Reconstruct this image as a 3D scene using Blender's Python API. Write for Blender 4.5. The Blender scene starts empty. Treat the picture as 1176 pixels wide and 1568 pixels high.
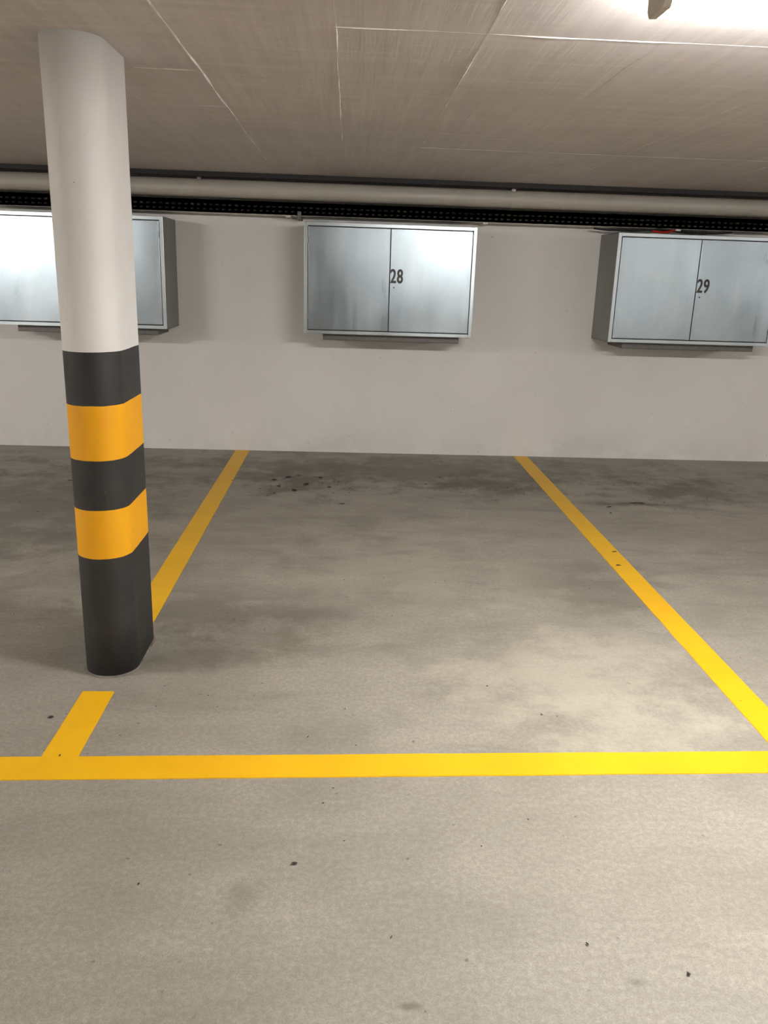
import bpy, bmesh, math, random
from mathutils import Matrix, Vector, noise
random.seed(7)
sc=bpy.context.scene
try:
    sc.view_settings.view_transform='Standard'; sc.view_settings.look='None'
    sc.view_settings.exposure=0; sc.view_settings.gamma=1
except Exception: pass
D=7.2665; H=2.277; XL,XR=-12.5,13.0; YF=-9.0

# ---------------------------------------------------------------- nodes
class NT:
    def __init__(s,name):
        s.m=bpy.data.materials.new(name); s.m.use_nodes=True
        s.t=s.m.node_tree; s.n=s.t.nodes; s.b=s.n['Principled BSDF']
        s.co=s.n.new('ShaderNodeTexCoord').outputs['Object']
    def lk(s,a,b): s.t.links.new(a,b)
    def set(s,inp,v):
        if isinstance(v,bpy.types.NodeSocket): s.lk(v,inp)
        else:
            if hasattr(inp.default_value,'__len__') and hasattr(v,'__len__') and len(inp.default_value)==4 and len(v)==3: v=(*v,1)
            inp.default_value=v
    def mapping(s,sc_=(1,1,1),loc=(0,0,0),vec=None):
        m=s.n.new('ShaderNodeMapping'); s.lk(vec or s.co,m.inputs['Vector'])
        m.inputs['Scale'].default_value=sc_; m.inputs['Location'].default_value=loc; return m.outputs[0]
    def noise(s,scale,detail=4,rough=.55,vec=None,dist=0):
        t=s.n.new('ShaderNodeTexNoise'); s.lk(vec or s.co,t.inputs['Vector'])
        t.inputs['Scale'].default_value=scale;t.inputs['Detail'].default_value=detail
        t.inputs['Roughness'].default_value=rough;t.inputs['Distortion'].default_value=dist
        return t.outputs['Fac']
    def rng(s,v,a,b,c=0,d=1,smooth=False):
        m=s.n.new('ShaderNodeMapRange'); s.lk(v,m.inputs['Value'])
        if smooth: m.interpolation_type='SMOOTHSTEP'
        for k,x in zip(('From Min','From Max','To Min','To Max'),(a,b,c,d)): m.inputs[k].default_value=x
        return m.outputs['Result']
    def math(s,op,a,b=0.0,clamp=False):
        m=s.n.new('ShaderNodeMath'); m.operation=op; m.use_clamp=clamp
        s.set(m.inputs[0],a); s.set(m.inputs[1],b); return m.outputs[0]
    def mix(s,f,a,b,mode='MIX'):
        m=s.n.new('ShaderNodeMix'); m.data_type='RGBA'; m.blend_type=mode
        s.set(m.inputs[0],f); s.set(m.inputs[6],a); s.set(m.inputs[7],b); return m.outputs[2]
    def bump(s,h,strength=.2,dist=.01):
        m=s.n.new('ShaderNodeBump'); s.lk(h,m.inputs['Height']); m.inputs['Strength'].default_value=strength
        m.inputs['Distance'].default_value=dist; s.lk(m.outputs[0],s.b.inputs['Normal'])
    def sep(s):
        m=s.n.new('ShaderNodeSeparateXYZ'); s.lk(s.co,m.inputs[0]); return m.outputs
    def out(s,col=None,rough=None,metal=None,spec=None):
        if col is not None: s.set(s.b.inputs['Base Color'],col)
        if rough is not None: s.set(s.b.inputs['Roughness'],rough)
        if metal is not None: s.set(s.b.inputs['Metallic'],metal)
        if spec is not None: s.set(s.b.inputs['Specular IOR Level'],spec)
        return s.m

def simple(name,col,rough=.5,metal=0,var=.12,scale=25,spec=.5):
    k=NT(name); n=k.noise(scale,4)
    c=k.mix(k.rng(n,.3,.7),tuple(x*(1-var) for x in col),tuple(min(1,x*(1+var)) for x in col))
    return k.out(c,rough,metal,spec)

# floor concrete
k=NT('floor_concrete')
big=k.noise(.55,2,.5); med=k.noise(2.3,7,.68,dist=.4)
sm=k.noise(3.0,7,.68,k.mapping((.55,1.6,1)),dist=.6)
fine=k.noise(60,3,.7); vfine=k.noise(230,1,.6)
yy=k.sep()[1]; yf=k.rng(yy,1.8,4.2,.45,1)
c=k.mix(k.rng(big,.35,.65),(.365,.335,.285),(.435,.40,.34))
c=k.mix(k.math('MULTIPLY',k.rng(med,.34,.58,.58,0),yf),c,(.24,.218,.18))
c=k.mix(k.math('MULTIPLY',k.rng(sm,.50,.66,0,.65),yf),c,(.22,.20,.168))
c=k.mix(k.rng(sm,.30,.44,.36,0),c,(.56,.52,.435))
c=k.mix(k.rng(fine,.40,.66,.36,0),c,(.17,.155,.125))
c=k.mix(k.rng(vfine,.35,.6,.30,0),c,(.15,.137,.11))
c=k.mix(k.rng(k.noise(34,1,.5),.75,.80,0,.6),c,(.09,.08,.065))
# oil / tyre stains and light worn patches: (x,y,rx,ry,amount,dark?)
st=[(-.32,6.2,.50,.42,.92,1),(1.13,6.2,.50,.42,.88,1),(1.35,4.0,.35,.45,.45,1),(-.55,3.6,.60,.22,.6,1),
    (-.62,3.2,.38,.16,.5,1),(-2.1,5.3,1.0,1.3,.65,1),(-.25,1.78,.06,.08,.35,1),
    (2.13,5.7,.30,.07,.88,1),(2.6,6.1,.6,.4,.75,1),(.3,6.6,2.6,.55,.7,1),(.17,1.44,.03,.015,.6,1),(.7,1.5,.03,.015,.5,1),
    (.95,3.0,.55,.45,.38,0),(1.1,2.6,.4,.25,.3,0),(.25,4.3,.8,.7,.22,0)]
wob=k.noise(3.5,6,.72)
for (x,y,rx,ry,a,dk) in st:
    v=k.mapping((1/rx,1/ry,0),(-x/rx,-y/ry,0))
    l=k.n.new('ShaderNodeVectorMath'); l.operation='LENGTH'; k.lk(v,l.inputs[0])
    d=k.math('ADD',l.outputs['Value'],k.rng(wob,.3,.7,-.9,.9))
    f=k.rng(d,.1,1.35,a,0,True)
    c=k.mix(f,c,(.12,.107,.085) if dk else (.54,.50,.39))
rgh=k.rng(med,.3,.7,.46,.62)
k.bump(fine,.25,.004)
FLOOR=k.out(c,rgh,0,.4)

# wall paint
k=NT('wall_paint')
big=k.noise(.7,3,.55); med=k.noise(5,4,.6); z=k.sep()[2]
c=k.mix(k.rng(big,.3,.7),(.68,.66,.625),(.74,.72,.685))
c=k.mix(k.rng(med,.55,.8,0,.18),c,(.52,.50,.46))
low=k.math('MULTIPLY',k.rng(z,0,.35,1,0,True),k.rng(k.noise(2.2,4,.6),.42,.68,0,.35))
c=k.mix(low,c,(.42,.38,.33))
c=k.mix(k.rng(k.noise(22,1,.5),.74,.80,0,.4),c,(.35,.31,.27))
k.bump(k.noise(45,3,.6),.18,.004)
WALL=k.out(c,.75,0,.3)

# ceiling: board formed concrete
k=NT('ceiling_concrete')
g1=k.noise(1,5,.65,k.mapping((26,1.0,1)),dist=.3); g2=k.noise(1,4,.6,k.mapping((1.2,20,1),(3,5,0)),dist=.2)
big=k.noise(.8,3,.6); med=k.noise(4,4,.6,dist=.8)
c=k.mix(k.rng(big,.3,.7),(.60,.555,.535),(.69,.645,.625))
c=k.mix(k.rng(g1,.35,.68,.40,0),c,(.44,.40,.385))
c=k.mix(k.rng(g2,.50,.75,0,.32),c,(.82,.78,.75))
c=k.mix(k.rng(med,.5,.75,0,.38),c,(.47,.43,.41))
k.bump(k.math('ADD',g1,k.math('MULTIPLY',g2,.6)),.35,.006)
CEIL=k.out(c,.6,0,.4)
k=NT('joint_laitance')
n=k.noise(9,4,.7)
JOINT=k.out(k.mix(k.rng(n,.42,.66),(.60,.555,.535),(.90,.87,.84)),.7)

# yellow marking
k=NT('yellow_marking_paint')
n=k.noise(3,5,.6); n2=k.noise(60,4,.7)
c=k.mix(k.rng(n,.35,.7),(.86,.455,.006),(.93,.52,.008))
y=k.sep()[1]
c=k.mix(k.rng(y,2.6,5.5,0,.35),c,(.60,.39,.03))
c=k.mix(k.rng(n2,.62,.78,0,.45),c,(.45,.28,.06))
c=k.mix(k.rng(k.noise(14,4,.7),.66,.76,0,.5),c,(.42,.33,.14))
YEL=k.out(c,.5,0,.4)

# column paint
k=NT('column_paint')
X=k.sep(); z=X[2]
wn=k.noise(3,4); sp=k.noise(55,2,.5)
white=k.mix(k.rng(wn,.3,.7),(.74,.73,.705),(.80,.79,.765))
white=k.mix(k.rng(sp,.75,.79,0,.8),white,(.25,.22,.18))
white=k.mix(k.rng(k.noise(1,3,.5,k.mapping((30,30,.6))),.6,.75,0,.15),white,(.5,.47,.42))
black=k.mix(k.rng(k.noise(8,5,.7),.35,.75),(.028,.028,.027),(.042,.042,.040))
orange=k.mix(k.rng(k.noise(4,4),.3,.7),(.88,.40,.005),(.94,.45,.008))
black=k.mix(k.rng(k.noise(1,5,.7,k.mapping((40,40,6))),.68,.74,0,.35),black,(.2,.18,.15))
wz=k.math('ADD',z,k.rng(k.noise(14,2),.3,.7,-.0008,.0008))
def above(v): return k.math('GREATER_THAN',wz,v)
c=black
for v,cc in ((.495,orange),(.685,black),(.874,orange),(1.075,black),(1.266,white)): c=k.mix(above(v),c,cc)
k.bump(k.noise(60,4,.6),.12,.003)
COL=k.out(c,.55,0,.4)

# galvanised steel
def galv(name,a,b,rough,metal=.9,wave=0):
    k=NT(name)
    n=k.noise(2.2,3,.5,k.mapping((1,1,.8)),dist=.4)
    c=k.mix(k.rng(n,.35,.68),a,b)
    streak=k.noise(1,4,.6,k.mapping((16,1,.9)))
    c=k.mix(k.rng(streak,.35,.7,.20,0),c,tuple(x*.8 for x in a))
    c=k.mix(k.rng(k.noise(70,2,.6),.35,.65,.12,0),c,tuple(x*.8 for x in a))
    r=k.math('ADD',k.rng(n,.25,.85,rough-.04,rough+.06),k.rng(streak,.3,.7,-.03,.03))
    if wave: k.bump(k.noise(1,1,.4,k.mapping((1.7,1,1.0))),1.0,wave)
    return k.out(c,r,metal)
GALV=galv('galvanised_door_sheet',(.33,.385,.415),(.45,.51,.54),.31,.95,.012)
GALVS=galv('galvanised_body_sheet',(.25,.265,.25),(.31,.33,.31),.5,.6)
GALVF=galv('galvanised_frame',(.46,.51,.53),(.55,.60,.62),.34)
DARKM=simple('dark_bracket_steel',(.13,.125,.115),.5,.4)
GAP=simple('dark_seam_backing',(.02,.02,.02),.8)
INK=simple('black_number_ink',(.026,.018,.016),.5)
PIPEM=simple('pipe_beige_paint',(.44,.41,.355),.42,0,.06,6)
CLAMP=simple('zinc_clamp',(.22,.2,.18),.45,.7)
TRAYM=simple('tray_zinc',(.62,.59,.54),.6,.1)
CAB=simple('cable_dark_grey',(.10,.092,.082),.6)
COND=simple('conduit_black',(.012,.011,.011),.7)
RED=simple('cable_red',(.45,.02,.015),.4)
DIRT=simple('dirt_flake',(.035,.03,.024),.85,0,.4)
HOUS=simple('lamp_housing_grey',(.55,.50,.45),.5)
k=NT('lamp_diffuser')
k.b.inputs['Base Color'].default_value=(.9,.9,.88,1)
k.b.inputs['Emission Color'].default_value=(1,.97,.945,1)
k.b.inputs['Emission Strength'].default_value=158
DIFF=k.m

# ---------------------------------------------------------------- mesh helpers
def obj(name,bm,mats,parent=None,smooth=False,bevel=0):
    me=bpy.data.meshes.new(name); bmesh.ops.recalc_face_normals(bm,faces=bm.faces); bm.to_mesh(me); bm.free()
    for m in (mats if isinstance(mats,(list,tuple)) else [mats]): me.materials.append(m)
    o=bpy.data.objects.new(name,me); sc.collection.objects.link(o)
    if smooth:
        for p in me.polygons: p.use_smooth=True
    if bevel:
        b=o.modifiers.new('bevel','BEVEL'); b.width=bevel; b.segments=2; b.limit_method='ANGLE'
    if parent: o.parent=parent
    return o
def empty(name):
    e=bpy.data.objects.new(name,None); e.empty_display_size=.1; sc.collection.objects.link(e); return e
def box(bm,x0,x1,y0,y1,z0,z1,mi=0):
    vs=[bm.verts.new((x,y,z)) for x in (x0,x1) for y in (y0,y1) for z in (z0,z1)]
    for f in ((0,1,3,2),(4,6,7,5),(0,4,5,1),(2,3,7,6),(0,2,6,4),(1,5,7,3)):
        fc=bm.faces.new([vs[i] for i in f]); fc.material_index=mi
def cyl(bm,p,q,r,n=16,mi=0):
    p,q=Vector(p),Vector(q); d=(q-p).normalized(); a=d.orthogonal().normalized(); b=d.cross(a)
    A=[];B=[]
    for i in range(n):
        t=2*math.pi*i/n; o=(a*math.cos(t)+b*math.sin(t))*r
        A.append(bm.verts.new(p+o));B.append(bm.verts.new(q+o))
    for i in range(n):
        j=(i+1)%n; f=bm.faces.new((A[i],A[j],B[j],B[i])); f.material_index=mi
    for l in (A,B[::-1]): f=bm.faces.new(l); f.material_index=mi

# ---------------------------------------------------------------- room
def slab(name,x0,x1,y0,y1,z0,z1,m):
    bm=bmesh.new(); box(bm,x0,x1,y0,y1,z0,z1); return obj(name,bm,m)
slab('floor',XL-.2,XR+.2,YF-.2,D+.2,-.2,0,FLOOR)
slab('ceiling',XL-.2,XR+.2,YF-.2,D+.2,H,H+.25,CEIL)
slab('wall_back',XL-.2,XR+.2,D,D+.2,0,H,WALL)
slab('wall_front',XL-.2,XR+.2,YF-.2,YF,0,H,WALL)
slab('wall_left',XL-.2,XL,YF,D,0,H,WALL)
slab('wall_right',XR,XR+.2,YF,D,0,H,WALL)

# formwork joints on the ceiling (thin raised laitance ridges)
bm=bmesh.new()
def ridge(x0,y0,x1,y1,w):
    L=math.hypot(x1-x0,y1-y0); n=max(2,int(L/.06)); dx,dy=(x1-x0)/L,(y1-y0)/L
    prev=None
    for i in range(n+1):
        t=i/n; x=x0+(x1-x0)*t; y=y0+(y1-y0)*t
        nz=noise.noise(Vector((x*3.1,y*3.1,.3))); ww=w*max(.05,.32+1.9*noise.noise(Vector((x*4,y*4,2))))
        off=.006*nz; x-=dy*off; y+=dx*off
        ring=[bm.verts.new((x-dy*ww,y+dx*ww,H-.0002)),bm.verts.new((x,y,H-ww*.9-.0005)),bm.verts.new((x+dy*ww,y-dx*ww,H-.0002))]
        if prev:
            for a in range(2): bm.faces.new((prev[a],prev[a+1],ring[a+1],ring[a]))
        prev=ring
for x,y0,y1,w in ((-.575,2.3,6.2,.0042),(-.055,.5,5.1,.003),(.407,.5,5.0,.0042),(1.6,2.9,6.6,.0015),(-2.1,1,6.5,.002),(2.6,1,6.5,.0015),(.95,3,4.4,.0012)): ridge(x,y0,x,y1,w)
for y,x0,x1,w in ((2.80,-.06,3.5,.003),(2.86,-.95,-.56,.002),(3.456,-.82,-.58,.003),(4.165,-1.0,-.57,.003),(1.6,-3,3,.002),(5.2,.4,2.8,.0008),(4.3,-3.4,-1.9,.0015)): ridge(x0,y,x1,y,w)
obj('formwork_joint_ridges',bm,JOINT)

# ---------------------------------------------------------------- markings
def strip(bm,x0,y0,x1,y1,hw,z=.0025):
    L=math.hypot(x1-x0,y1-y0); n=max(2,int(L/.05)); dx,dy=(x1-x0)/L,(y1-y0)/L; P=None
    for i in range(n+1):
        t=i/n; x=x0+(x1-x0)*t; y=y0+(y1-y0)*t
        a=hw+.0018*noise.noise(Vector((x*6,y*6,0))); b=hw+.0018*noise.noise(Vector((x*6,y*6,9)))
        r=[bm.verts.new((x-dy*a,y+dx*a,.0)),bm.verts.new((x-dy*(a-.001),y+dx*(a-.001),z)),
           bm.verts.new((x+dy*(b-.001),y-dx*(b-.001),z)),bm.verts.new((x+dy*b,y-dx*b,0))]
        if P:
            for q in range(3): bm.faces.new((P[q],P[q+1],r[q+1],r[q]))
        P=r
bm=bmesh.new()
fy=lambda x:2.368+.0214*x
strip(bm,XL+.3,fy(XL+.3),XR-.3,fy(XR-.3),.065)
strip(bm,-.925,2.40,-.925,2.85,.060,.0030)
strip(bm,-.925,3.43,-.925,D-.01,.062,.0028)
for x in (-10.92,-8.42,-5.92,-3.42,1.585,4.085,6.585,9.085,11.585): strip(bm,x,fy(x)+.04,x,D-.01,.062,.0030)
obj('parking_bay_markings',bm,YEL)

# ---------------------------------------------------------------- column
cx,r0,ya,yb_=-.925,.104,3.066,3.30
prof=[]
N=28
for i in range(N+1):
    t=math.pi+math.pi*i/N; prof.append((cx+r0*math.cos(t),ya+r0*math.sin(t)))
for i in range(N+1):
    t=math.pi*i/N; prof.append((cx+r0*math.cos(t),yb_+r0*math.sin(t)))
bm=bmesh.new(); rings=[]
zs=[0,.25,.495,.685,.874,1.075,1.266,1.6,2.0,H]
for zz in zs: rings.append([bm.verts.new((x,y,zz)) for x,y in prof])
for a,b in zip(rings,rings[1:]):
    for i in range(len(prof)):
        j=(i+1)%len(prof); bm.faces.new((a[i],a[j],b[j],b[i]))
bm.faces.new(rings[0]); bm.faces.new(rings[-1])
colE=empty('concrete_column')
o=obj('shaft',bm,COL,colE)
for p in o.data.polygons: p.use_smooth=abs(p.normal.z)<.5
# mortar fillet at the foot
bm=bmesh.new(); rr=[]
for s,zz in ((1.0,.008),(1.03,.004),(1.06,.0008)):
    rg=[]
    for i,(x,y) in enumerate(prof):
        yc=ya if i<=N else yb_
        e=1+(s-1)*(1+.8*noise.noise(Vector((x*14,y*14,1))))
        rg.append(bm.verts.new((cx+(x-cx)*e,yc+(y-yc)*e,zz)))
    rr.append(rg)
for a,b in zip(rr,rr[1:]):
    for i in range(len(prof)):
        j=(i+1)%len(prof); bm.faces.new((a[i],a[j],b[j],b[i]))
obj('foot_fillet',bm,simple('fillet_grime',(.15,.135,.11),.8,0,.5,18),colE)

# ---------------------------------------------------------------- cabinets
def cabinet(c,num):
    e=empty('storage_cabinet')
    x0,x1=c-.680,c+.680; z0,z1=1.078,1.932; y0,y1=D-.48,D-.001
    t=.028
    bm=bmesh.new()
    # shell: sides, top, bottom, back
    box(bm,x0,x0+.004,y0+.012,y1,z0,z1);box(bm,x1-.004,x1,y0+.012,y1,z0,z1)
    box(bm,x0,x1,y0+.012,y1,z1-.004,z1);box(bm,x0,x1,y0+.012,y1,z0,z0+.004)
    box(bm,x0,x1,y1-.006,y1,z0,z1)
    obj('body_shell',bm,GALVS,e,bevel=.001)
    bm=bmesh.new()
    box(bm,x0,x0+t,y0,y0+.02,z0,z1);box(bm,x1-t,x1,y0,y0+.02,z0,z1)
    box(bm,x0+t,x1-t,y0,y0+.02,z1-t,z1);box(bm,x0+t,x1-t,y0,y0+.02,z0,z0+t)
    obj('front_frame',bm,GALVF,e,bevel=.002)
    bm=bmesh.new(); box(bm,x0+.01,x1-.01,y0+.0225,y0+.03,z0+.01,z1-.01); obj('rebate',bm,GAP,e)  # near-black backing seen through the seams around the doors
    g=.005
    for nm,a,b in (('door_left',x0+t+g,c-g*.6),('door_right',c+g*.6,x1-t-g)):
        bm=bmesh.new(); box(bm,a,b,y0+.001,y0+.021,z0+t+g,z1-t-g); obj(nm,bm,GALV,e,bevel=.0025)
    # hinges
    bm=bmesh.new()
    for zz in (z0+.12,z1-.16):
        cyl(bm,(x0+t+.002,y0-.001,zz),(x0+t+.002,y0-.001,zz+.045),.004,8)
        cyl(bm,(x1-t-.002,y0-.001,zz),(x1-t-.002,y0-.001,zz+.045),.004,8)
    obj('hinges',bm,GALVS,e)
    bm=bmesh.new(); cyl(bm,(c+.035,y0+.002,1.455),(c+.035,y0-.005,1.455),.0065,14); box(bm,c+.034,c+.036,y0-.006,y0-.004,1.449,1.461,0)
    obj('cam_lock',bm,DARKM,e)
    # support tray under the box
    bm=bmesh.new()
    box(bm,x0+.15,x1-.09,y0+.09,y1,z0-.055,z0)
    obj('support_rail',bm,DARKM,e,bevel=.004)
    cu=bpy.data.curves.new('num','FONT'); cu.body=num; cu.size=.15; cu.offset=.0024; cu.extrude=.0004
    cu.space_character=1.10
    to=bpy.data.objects.new('tmp',cu); sc.collection.objects.link(to)
    bpy.context.view_layer.update()
    dg=bpy.context.evaluated_depsgraph_get(); me=bpy.data.meshes.new_from_object(to.evaluated_get(dg))
    bpy.data.objects.remove(to)
    xs=[v.co.x for v in me.vertices]; ys=[v.co.y for v in me.vertices]
    sx=.100/(max(xs)-min(xs)); sy=.110/(max(ys)-min(ys))
    mx,my=min(xs),min(ys)
    for v in me.vertices:
        v.co=Vector((c+.003+(v.co.x-mx)*sx,y0+.0004-v.co.z,1.488+(v.co.y-my)*sy))
    me.materials.clear(); me.materials.append(INK)
    b2=bmesh.new(); b2.from_mesh(me)
    m2=me.copy()
    for v in m2.vertices: v.co.x+=.003; v.co.y-=.0003
    b2.from_mesh(m2); b2.to_mesh(me); b2.free()
    no=bpy.data.objects.new('number_'+num,me); sc.collection.objects.link(no); no.parent=e
    return e
for c,n in ((-2.13,'27'),(.322,'28'),(2.812,'29'),(5.31,'30'),(-4.63,'26')): cabinet(c,n)

# ---------------------------------------------------------------- pipe
pe=empty('drain_pipe')
bm=bmesh.new(); py,pz,pr=D-.2,2.172,.068
cyl(bm,(XL+.01,py,pz),(XR-.01,py,pz),pr,40)
o=obj('pipe',bm,PIPEM,pe)
for p in o.data.polygons: p.use_smooth=len(p.vertices)==4
bm=bmesh.new()
for i in range(-4,5):
    x=1.31+2.51*i
    cyl(bm,(x-.011,py,pz),(x+.011,py,pz),pr+.002,32,1)
    cyl(bm,(x,py,pz+pr),(x,py,H-.001),.006,8); cyl(bm,(x,py-.0,pz+pr),(x,py,pz+pr+.022),.010,6)
    box(bm,x-.016,x+.016,py-.05,py-.02,pz+pr-.012,pz+pr+.018)
obj('pipe_clamps',bm,[CLAMP,PIPEM],pe)

# dark conduit under the ceiling in front of the pipe
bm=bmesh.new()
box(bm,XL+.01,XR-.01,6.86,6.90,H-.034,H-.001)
cyl(bm,(XL+.01,7.215,2.235),(XR-.01,7.215,2.235),.018,10)  # black rod added for the shaded wall gap behind the pipe
obj('conduit_and_gap_shade',bm,COND)

# perforated cable tray
te=empty('cable_tray')
bm=bmesh.new()
ty=7.035; z0,z1=1.988,2.086
x=-6.0
rows=[z0,z0+.020,z0+.034,z0+.052,z0+.066,z1]
stp=.05
xs=[]
while x<8:
    xs+= [x,x+.024]; x+=stp
verts={}
def V(i,j):
    if (i,j) not in verts: verts[(i,j)]=bm.verts.new((xs[i],ty,rows[j]))
    return verts[(i,j)]
for i in range(len(xs)-1):
    for j in range(5):
        if i%2==1 and j in (1,3): continue
        bm.faces.new((V(i,j),V(i+1,j),V(i+1,j+1),V(i,j+1)))
bmesh.ops.solidify(bm,geom=bm.faces[:],thickness=.002)
box(bm,-6,8,ty,D-.02,z0-.002,z0)
for i in range(9):
    xx=-5.3+1.6*i
    box(bm,xx-.02,xx+.02,ty-.004,D-.003,z0-.016,z0-.002)
obj('tray_profile',bm,TRAYM,te)
bm=bmesh.new()
box(bm,-.425,-.395,ty-.012,D-.003,z0-.030,z0+.03)
obj('tray_bracket',bm,DARKM,te)
bm=bmesh.new()
for q in range(7):
    yy=ty+.03+.022*q; zz=z0+.012+.016*(q%3)
    xx=-6.0
    while xx<8:
        nx=xx+.25
        a=(xx,yy+.008*noise.noise(Vector((xx,q,0))),zz+.008*noise.noise(Vector((xx,q,5))))
        b=(nx,yy+.008*noise.noise(Vector((nx,q,0))),zz+.008*noise.noise(Vector((nx,q,5))))
        cyl(bm,a,b,.0085,8); xx=nx
obj('cables',bm,CAB,te)
bm=bmesh.new()
P=[(2.48,7.02,1.965),(2.54,7.00,1.955),(2.60,7.00,1.960),(2.66,7.02,1.975)]
for a,b in zip(P,P[1:]): cyl(bm,a,b,.009,8)
obj('red_cable_tail',bm,RED,te)
bm=bmesh.new()
for s in (0,1):
    P=[(2.0+.2*s+.12*i,7.06-.03*math.sin(i*.8),1.972-.012*math.sin(i*1.1+s)) for i in range(9)]
    for a,b in zip(P,P[1:]): cyl(bm,a,b,.008,8)
obj('loose_cables',bm,COND,te)

# ---------------------------------------------------------------- lamps
def lamp(cx,cy,L=1.55):
    e=empty('fluorescent_lamp'); T=H-.001
    x0,x1=cx-L/2,cx+L/2
    bm=bmesh.new(); box(bm,x0+.025,x1-.025,cy-.064,cy+.064,T-.036,T); obj('housing',bm,HOUS,e,bevel=.003)
    def prof(s=1):
        return [(cy+a*s,T+b*s) for a,b in ((-.058,-.034),(-.060,-.050),(-.057,-.078),(-.045,-.094),(.045,-.094),(.057,-.078),(.060,-.050),(.058,-.034))]
    def prism(bm,a,b,P):
        A=[bm.verts.new((a,y,z)) for y,z in P]; B=[bm.verts.new((b,y,z)) for y,z in P]
        for i in range(len(P)):
            j=(i+1)%len(P); bm.faces.new((A[i],A[j],B[j],B[i]))
        bm.faces.new(A); bm.faces.new(B[::-1])
    bm=bmesh.new(); prism(bm,x0+.02,x1-.02,prof()); obj('diffuser',bm,DIFF,e)
    bm=bmesh.new(); P=[(cy-.064,T-.001)]+[(cy+(y-cy)*1.04,T+(z-T)*1.03) for y,z in prof()]+[(cy+.064,T-.001)]
    prism(bm,x0,x0+.022,P); prism(bm,x1-.022,x1,P); obj('end_caps',bm,HOUS,e,bevel=.003)
for x in (-9.9,-4.2,1.49,7.2): lamp(x,2.18)
for x in (-6.9,6.7): lamp(x,-5.0)

# ---------------------------------------------------------------- small floor dirt
bm=bmesh.new()
def flake(x,y,a,b,ang):
    n=7; vs=[]
    for i in range(n):
        t=2*math.pi*i/n; rr=random.uniform(.55,1.1); u=a*rr*math.cos(t); v=b*rr*math.sin(t)
        vs.append(bm.verts.new((x+u*math.cos(ang)-v*math.sin(ang),y+u*math.sin(ang)+v*math.cos(ang),.0034+random.uniform(0,.002))))
    c=bm.verts.new((x,y,.006))
    for i in range(n): bm.faces.new((vs[i],vs[(i+1)%n],c))
for a in ((2.13,5.72,.10,.014,.1),(1.9,5.6,.03,.012,.4),(1.62,4.6,.025,.012,.2),(1.57,4.36,.016,.014,0),(-.02,5.55,.03,.01,.3),(.62,6.15,.03,.012,.2),
          (-.45,6.3,.04,.025,1),(-.38,5.9,.025,.04,0),(-.5,6.0,.02,.015,0),(-.2,6.3,.03,.03,0),(-.3,6.08,.035,.03,.4),(-.55,6.2,.03,.02,.8),(-.12,6.0,.02,.02,0),(-1.95,6.1,.05,.02,.2),(-2.05,6.05,.03,.02,0),(-1.04,2.66,.012,.010,0),
          (.83,1.52,.006,.006,0),(-.12,1.9,.012,.006,0)): flake(*a)
for i in range(120):
    cxp,cyp=random.choice(((-.35,6.1),(-.35,6.1),(-.35,5.9),(1.1,6.1),(2.4,5.9),(-2.0,5.6),(.3,4),(.2,2.8),(0,1.6)))
    s=.4 if cyp>5 else 1.2
    q=1.8 if cyp>5 else .8
    flake(random.gauss(cxp,s*.6),min(7.1,random.gauss(cyp,s*.5)),random.uniform(.003,.010)*q,random.uniform(.002,.006)*q,random.uniform(0,3))
obj('floor_dirt_specks',bm,DIRT)

# ---------------------------------------------------------------- world + camera
w=bpy.data.worlds.new('garage_ambient'); sc.world=w; w.use_nodes=True
w.node_tree.nodes['Background'].inputs[0].default_value=(.5,.48,.45,1); w.node_tree.nodes['Background'].inputs[1].default_value=.02
cam=bpy.data.cameras.new('camera'); co=bpy.data.objects.new('camera',cam); sc.collection.objects.link(co)
cam.sensor_fit='VERTICAL'; cam.sensor_height=24; cam.lens=1256.2/1568*24; cam.clip_start=.05
co.matrix_world=Matrix.Translation((0,0,1.5672))@Matrix.Rotation(-.04962,4,'Z')@Matrix.Rotation(math.pi/2-.28365,4,'X')@Matrix.Rotation(.03253,4,'Z')
sc.camera=co
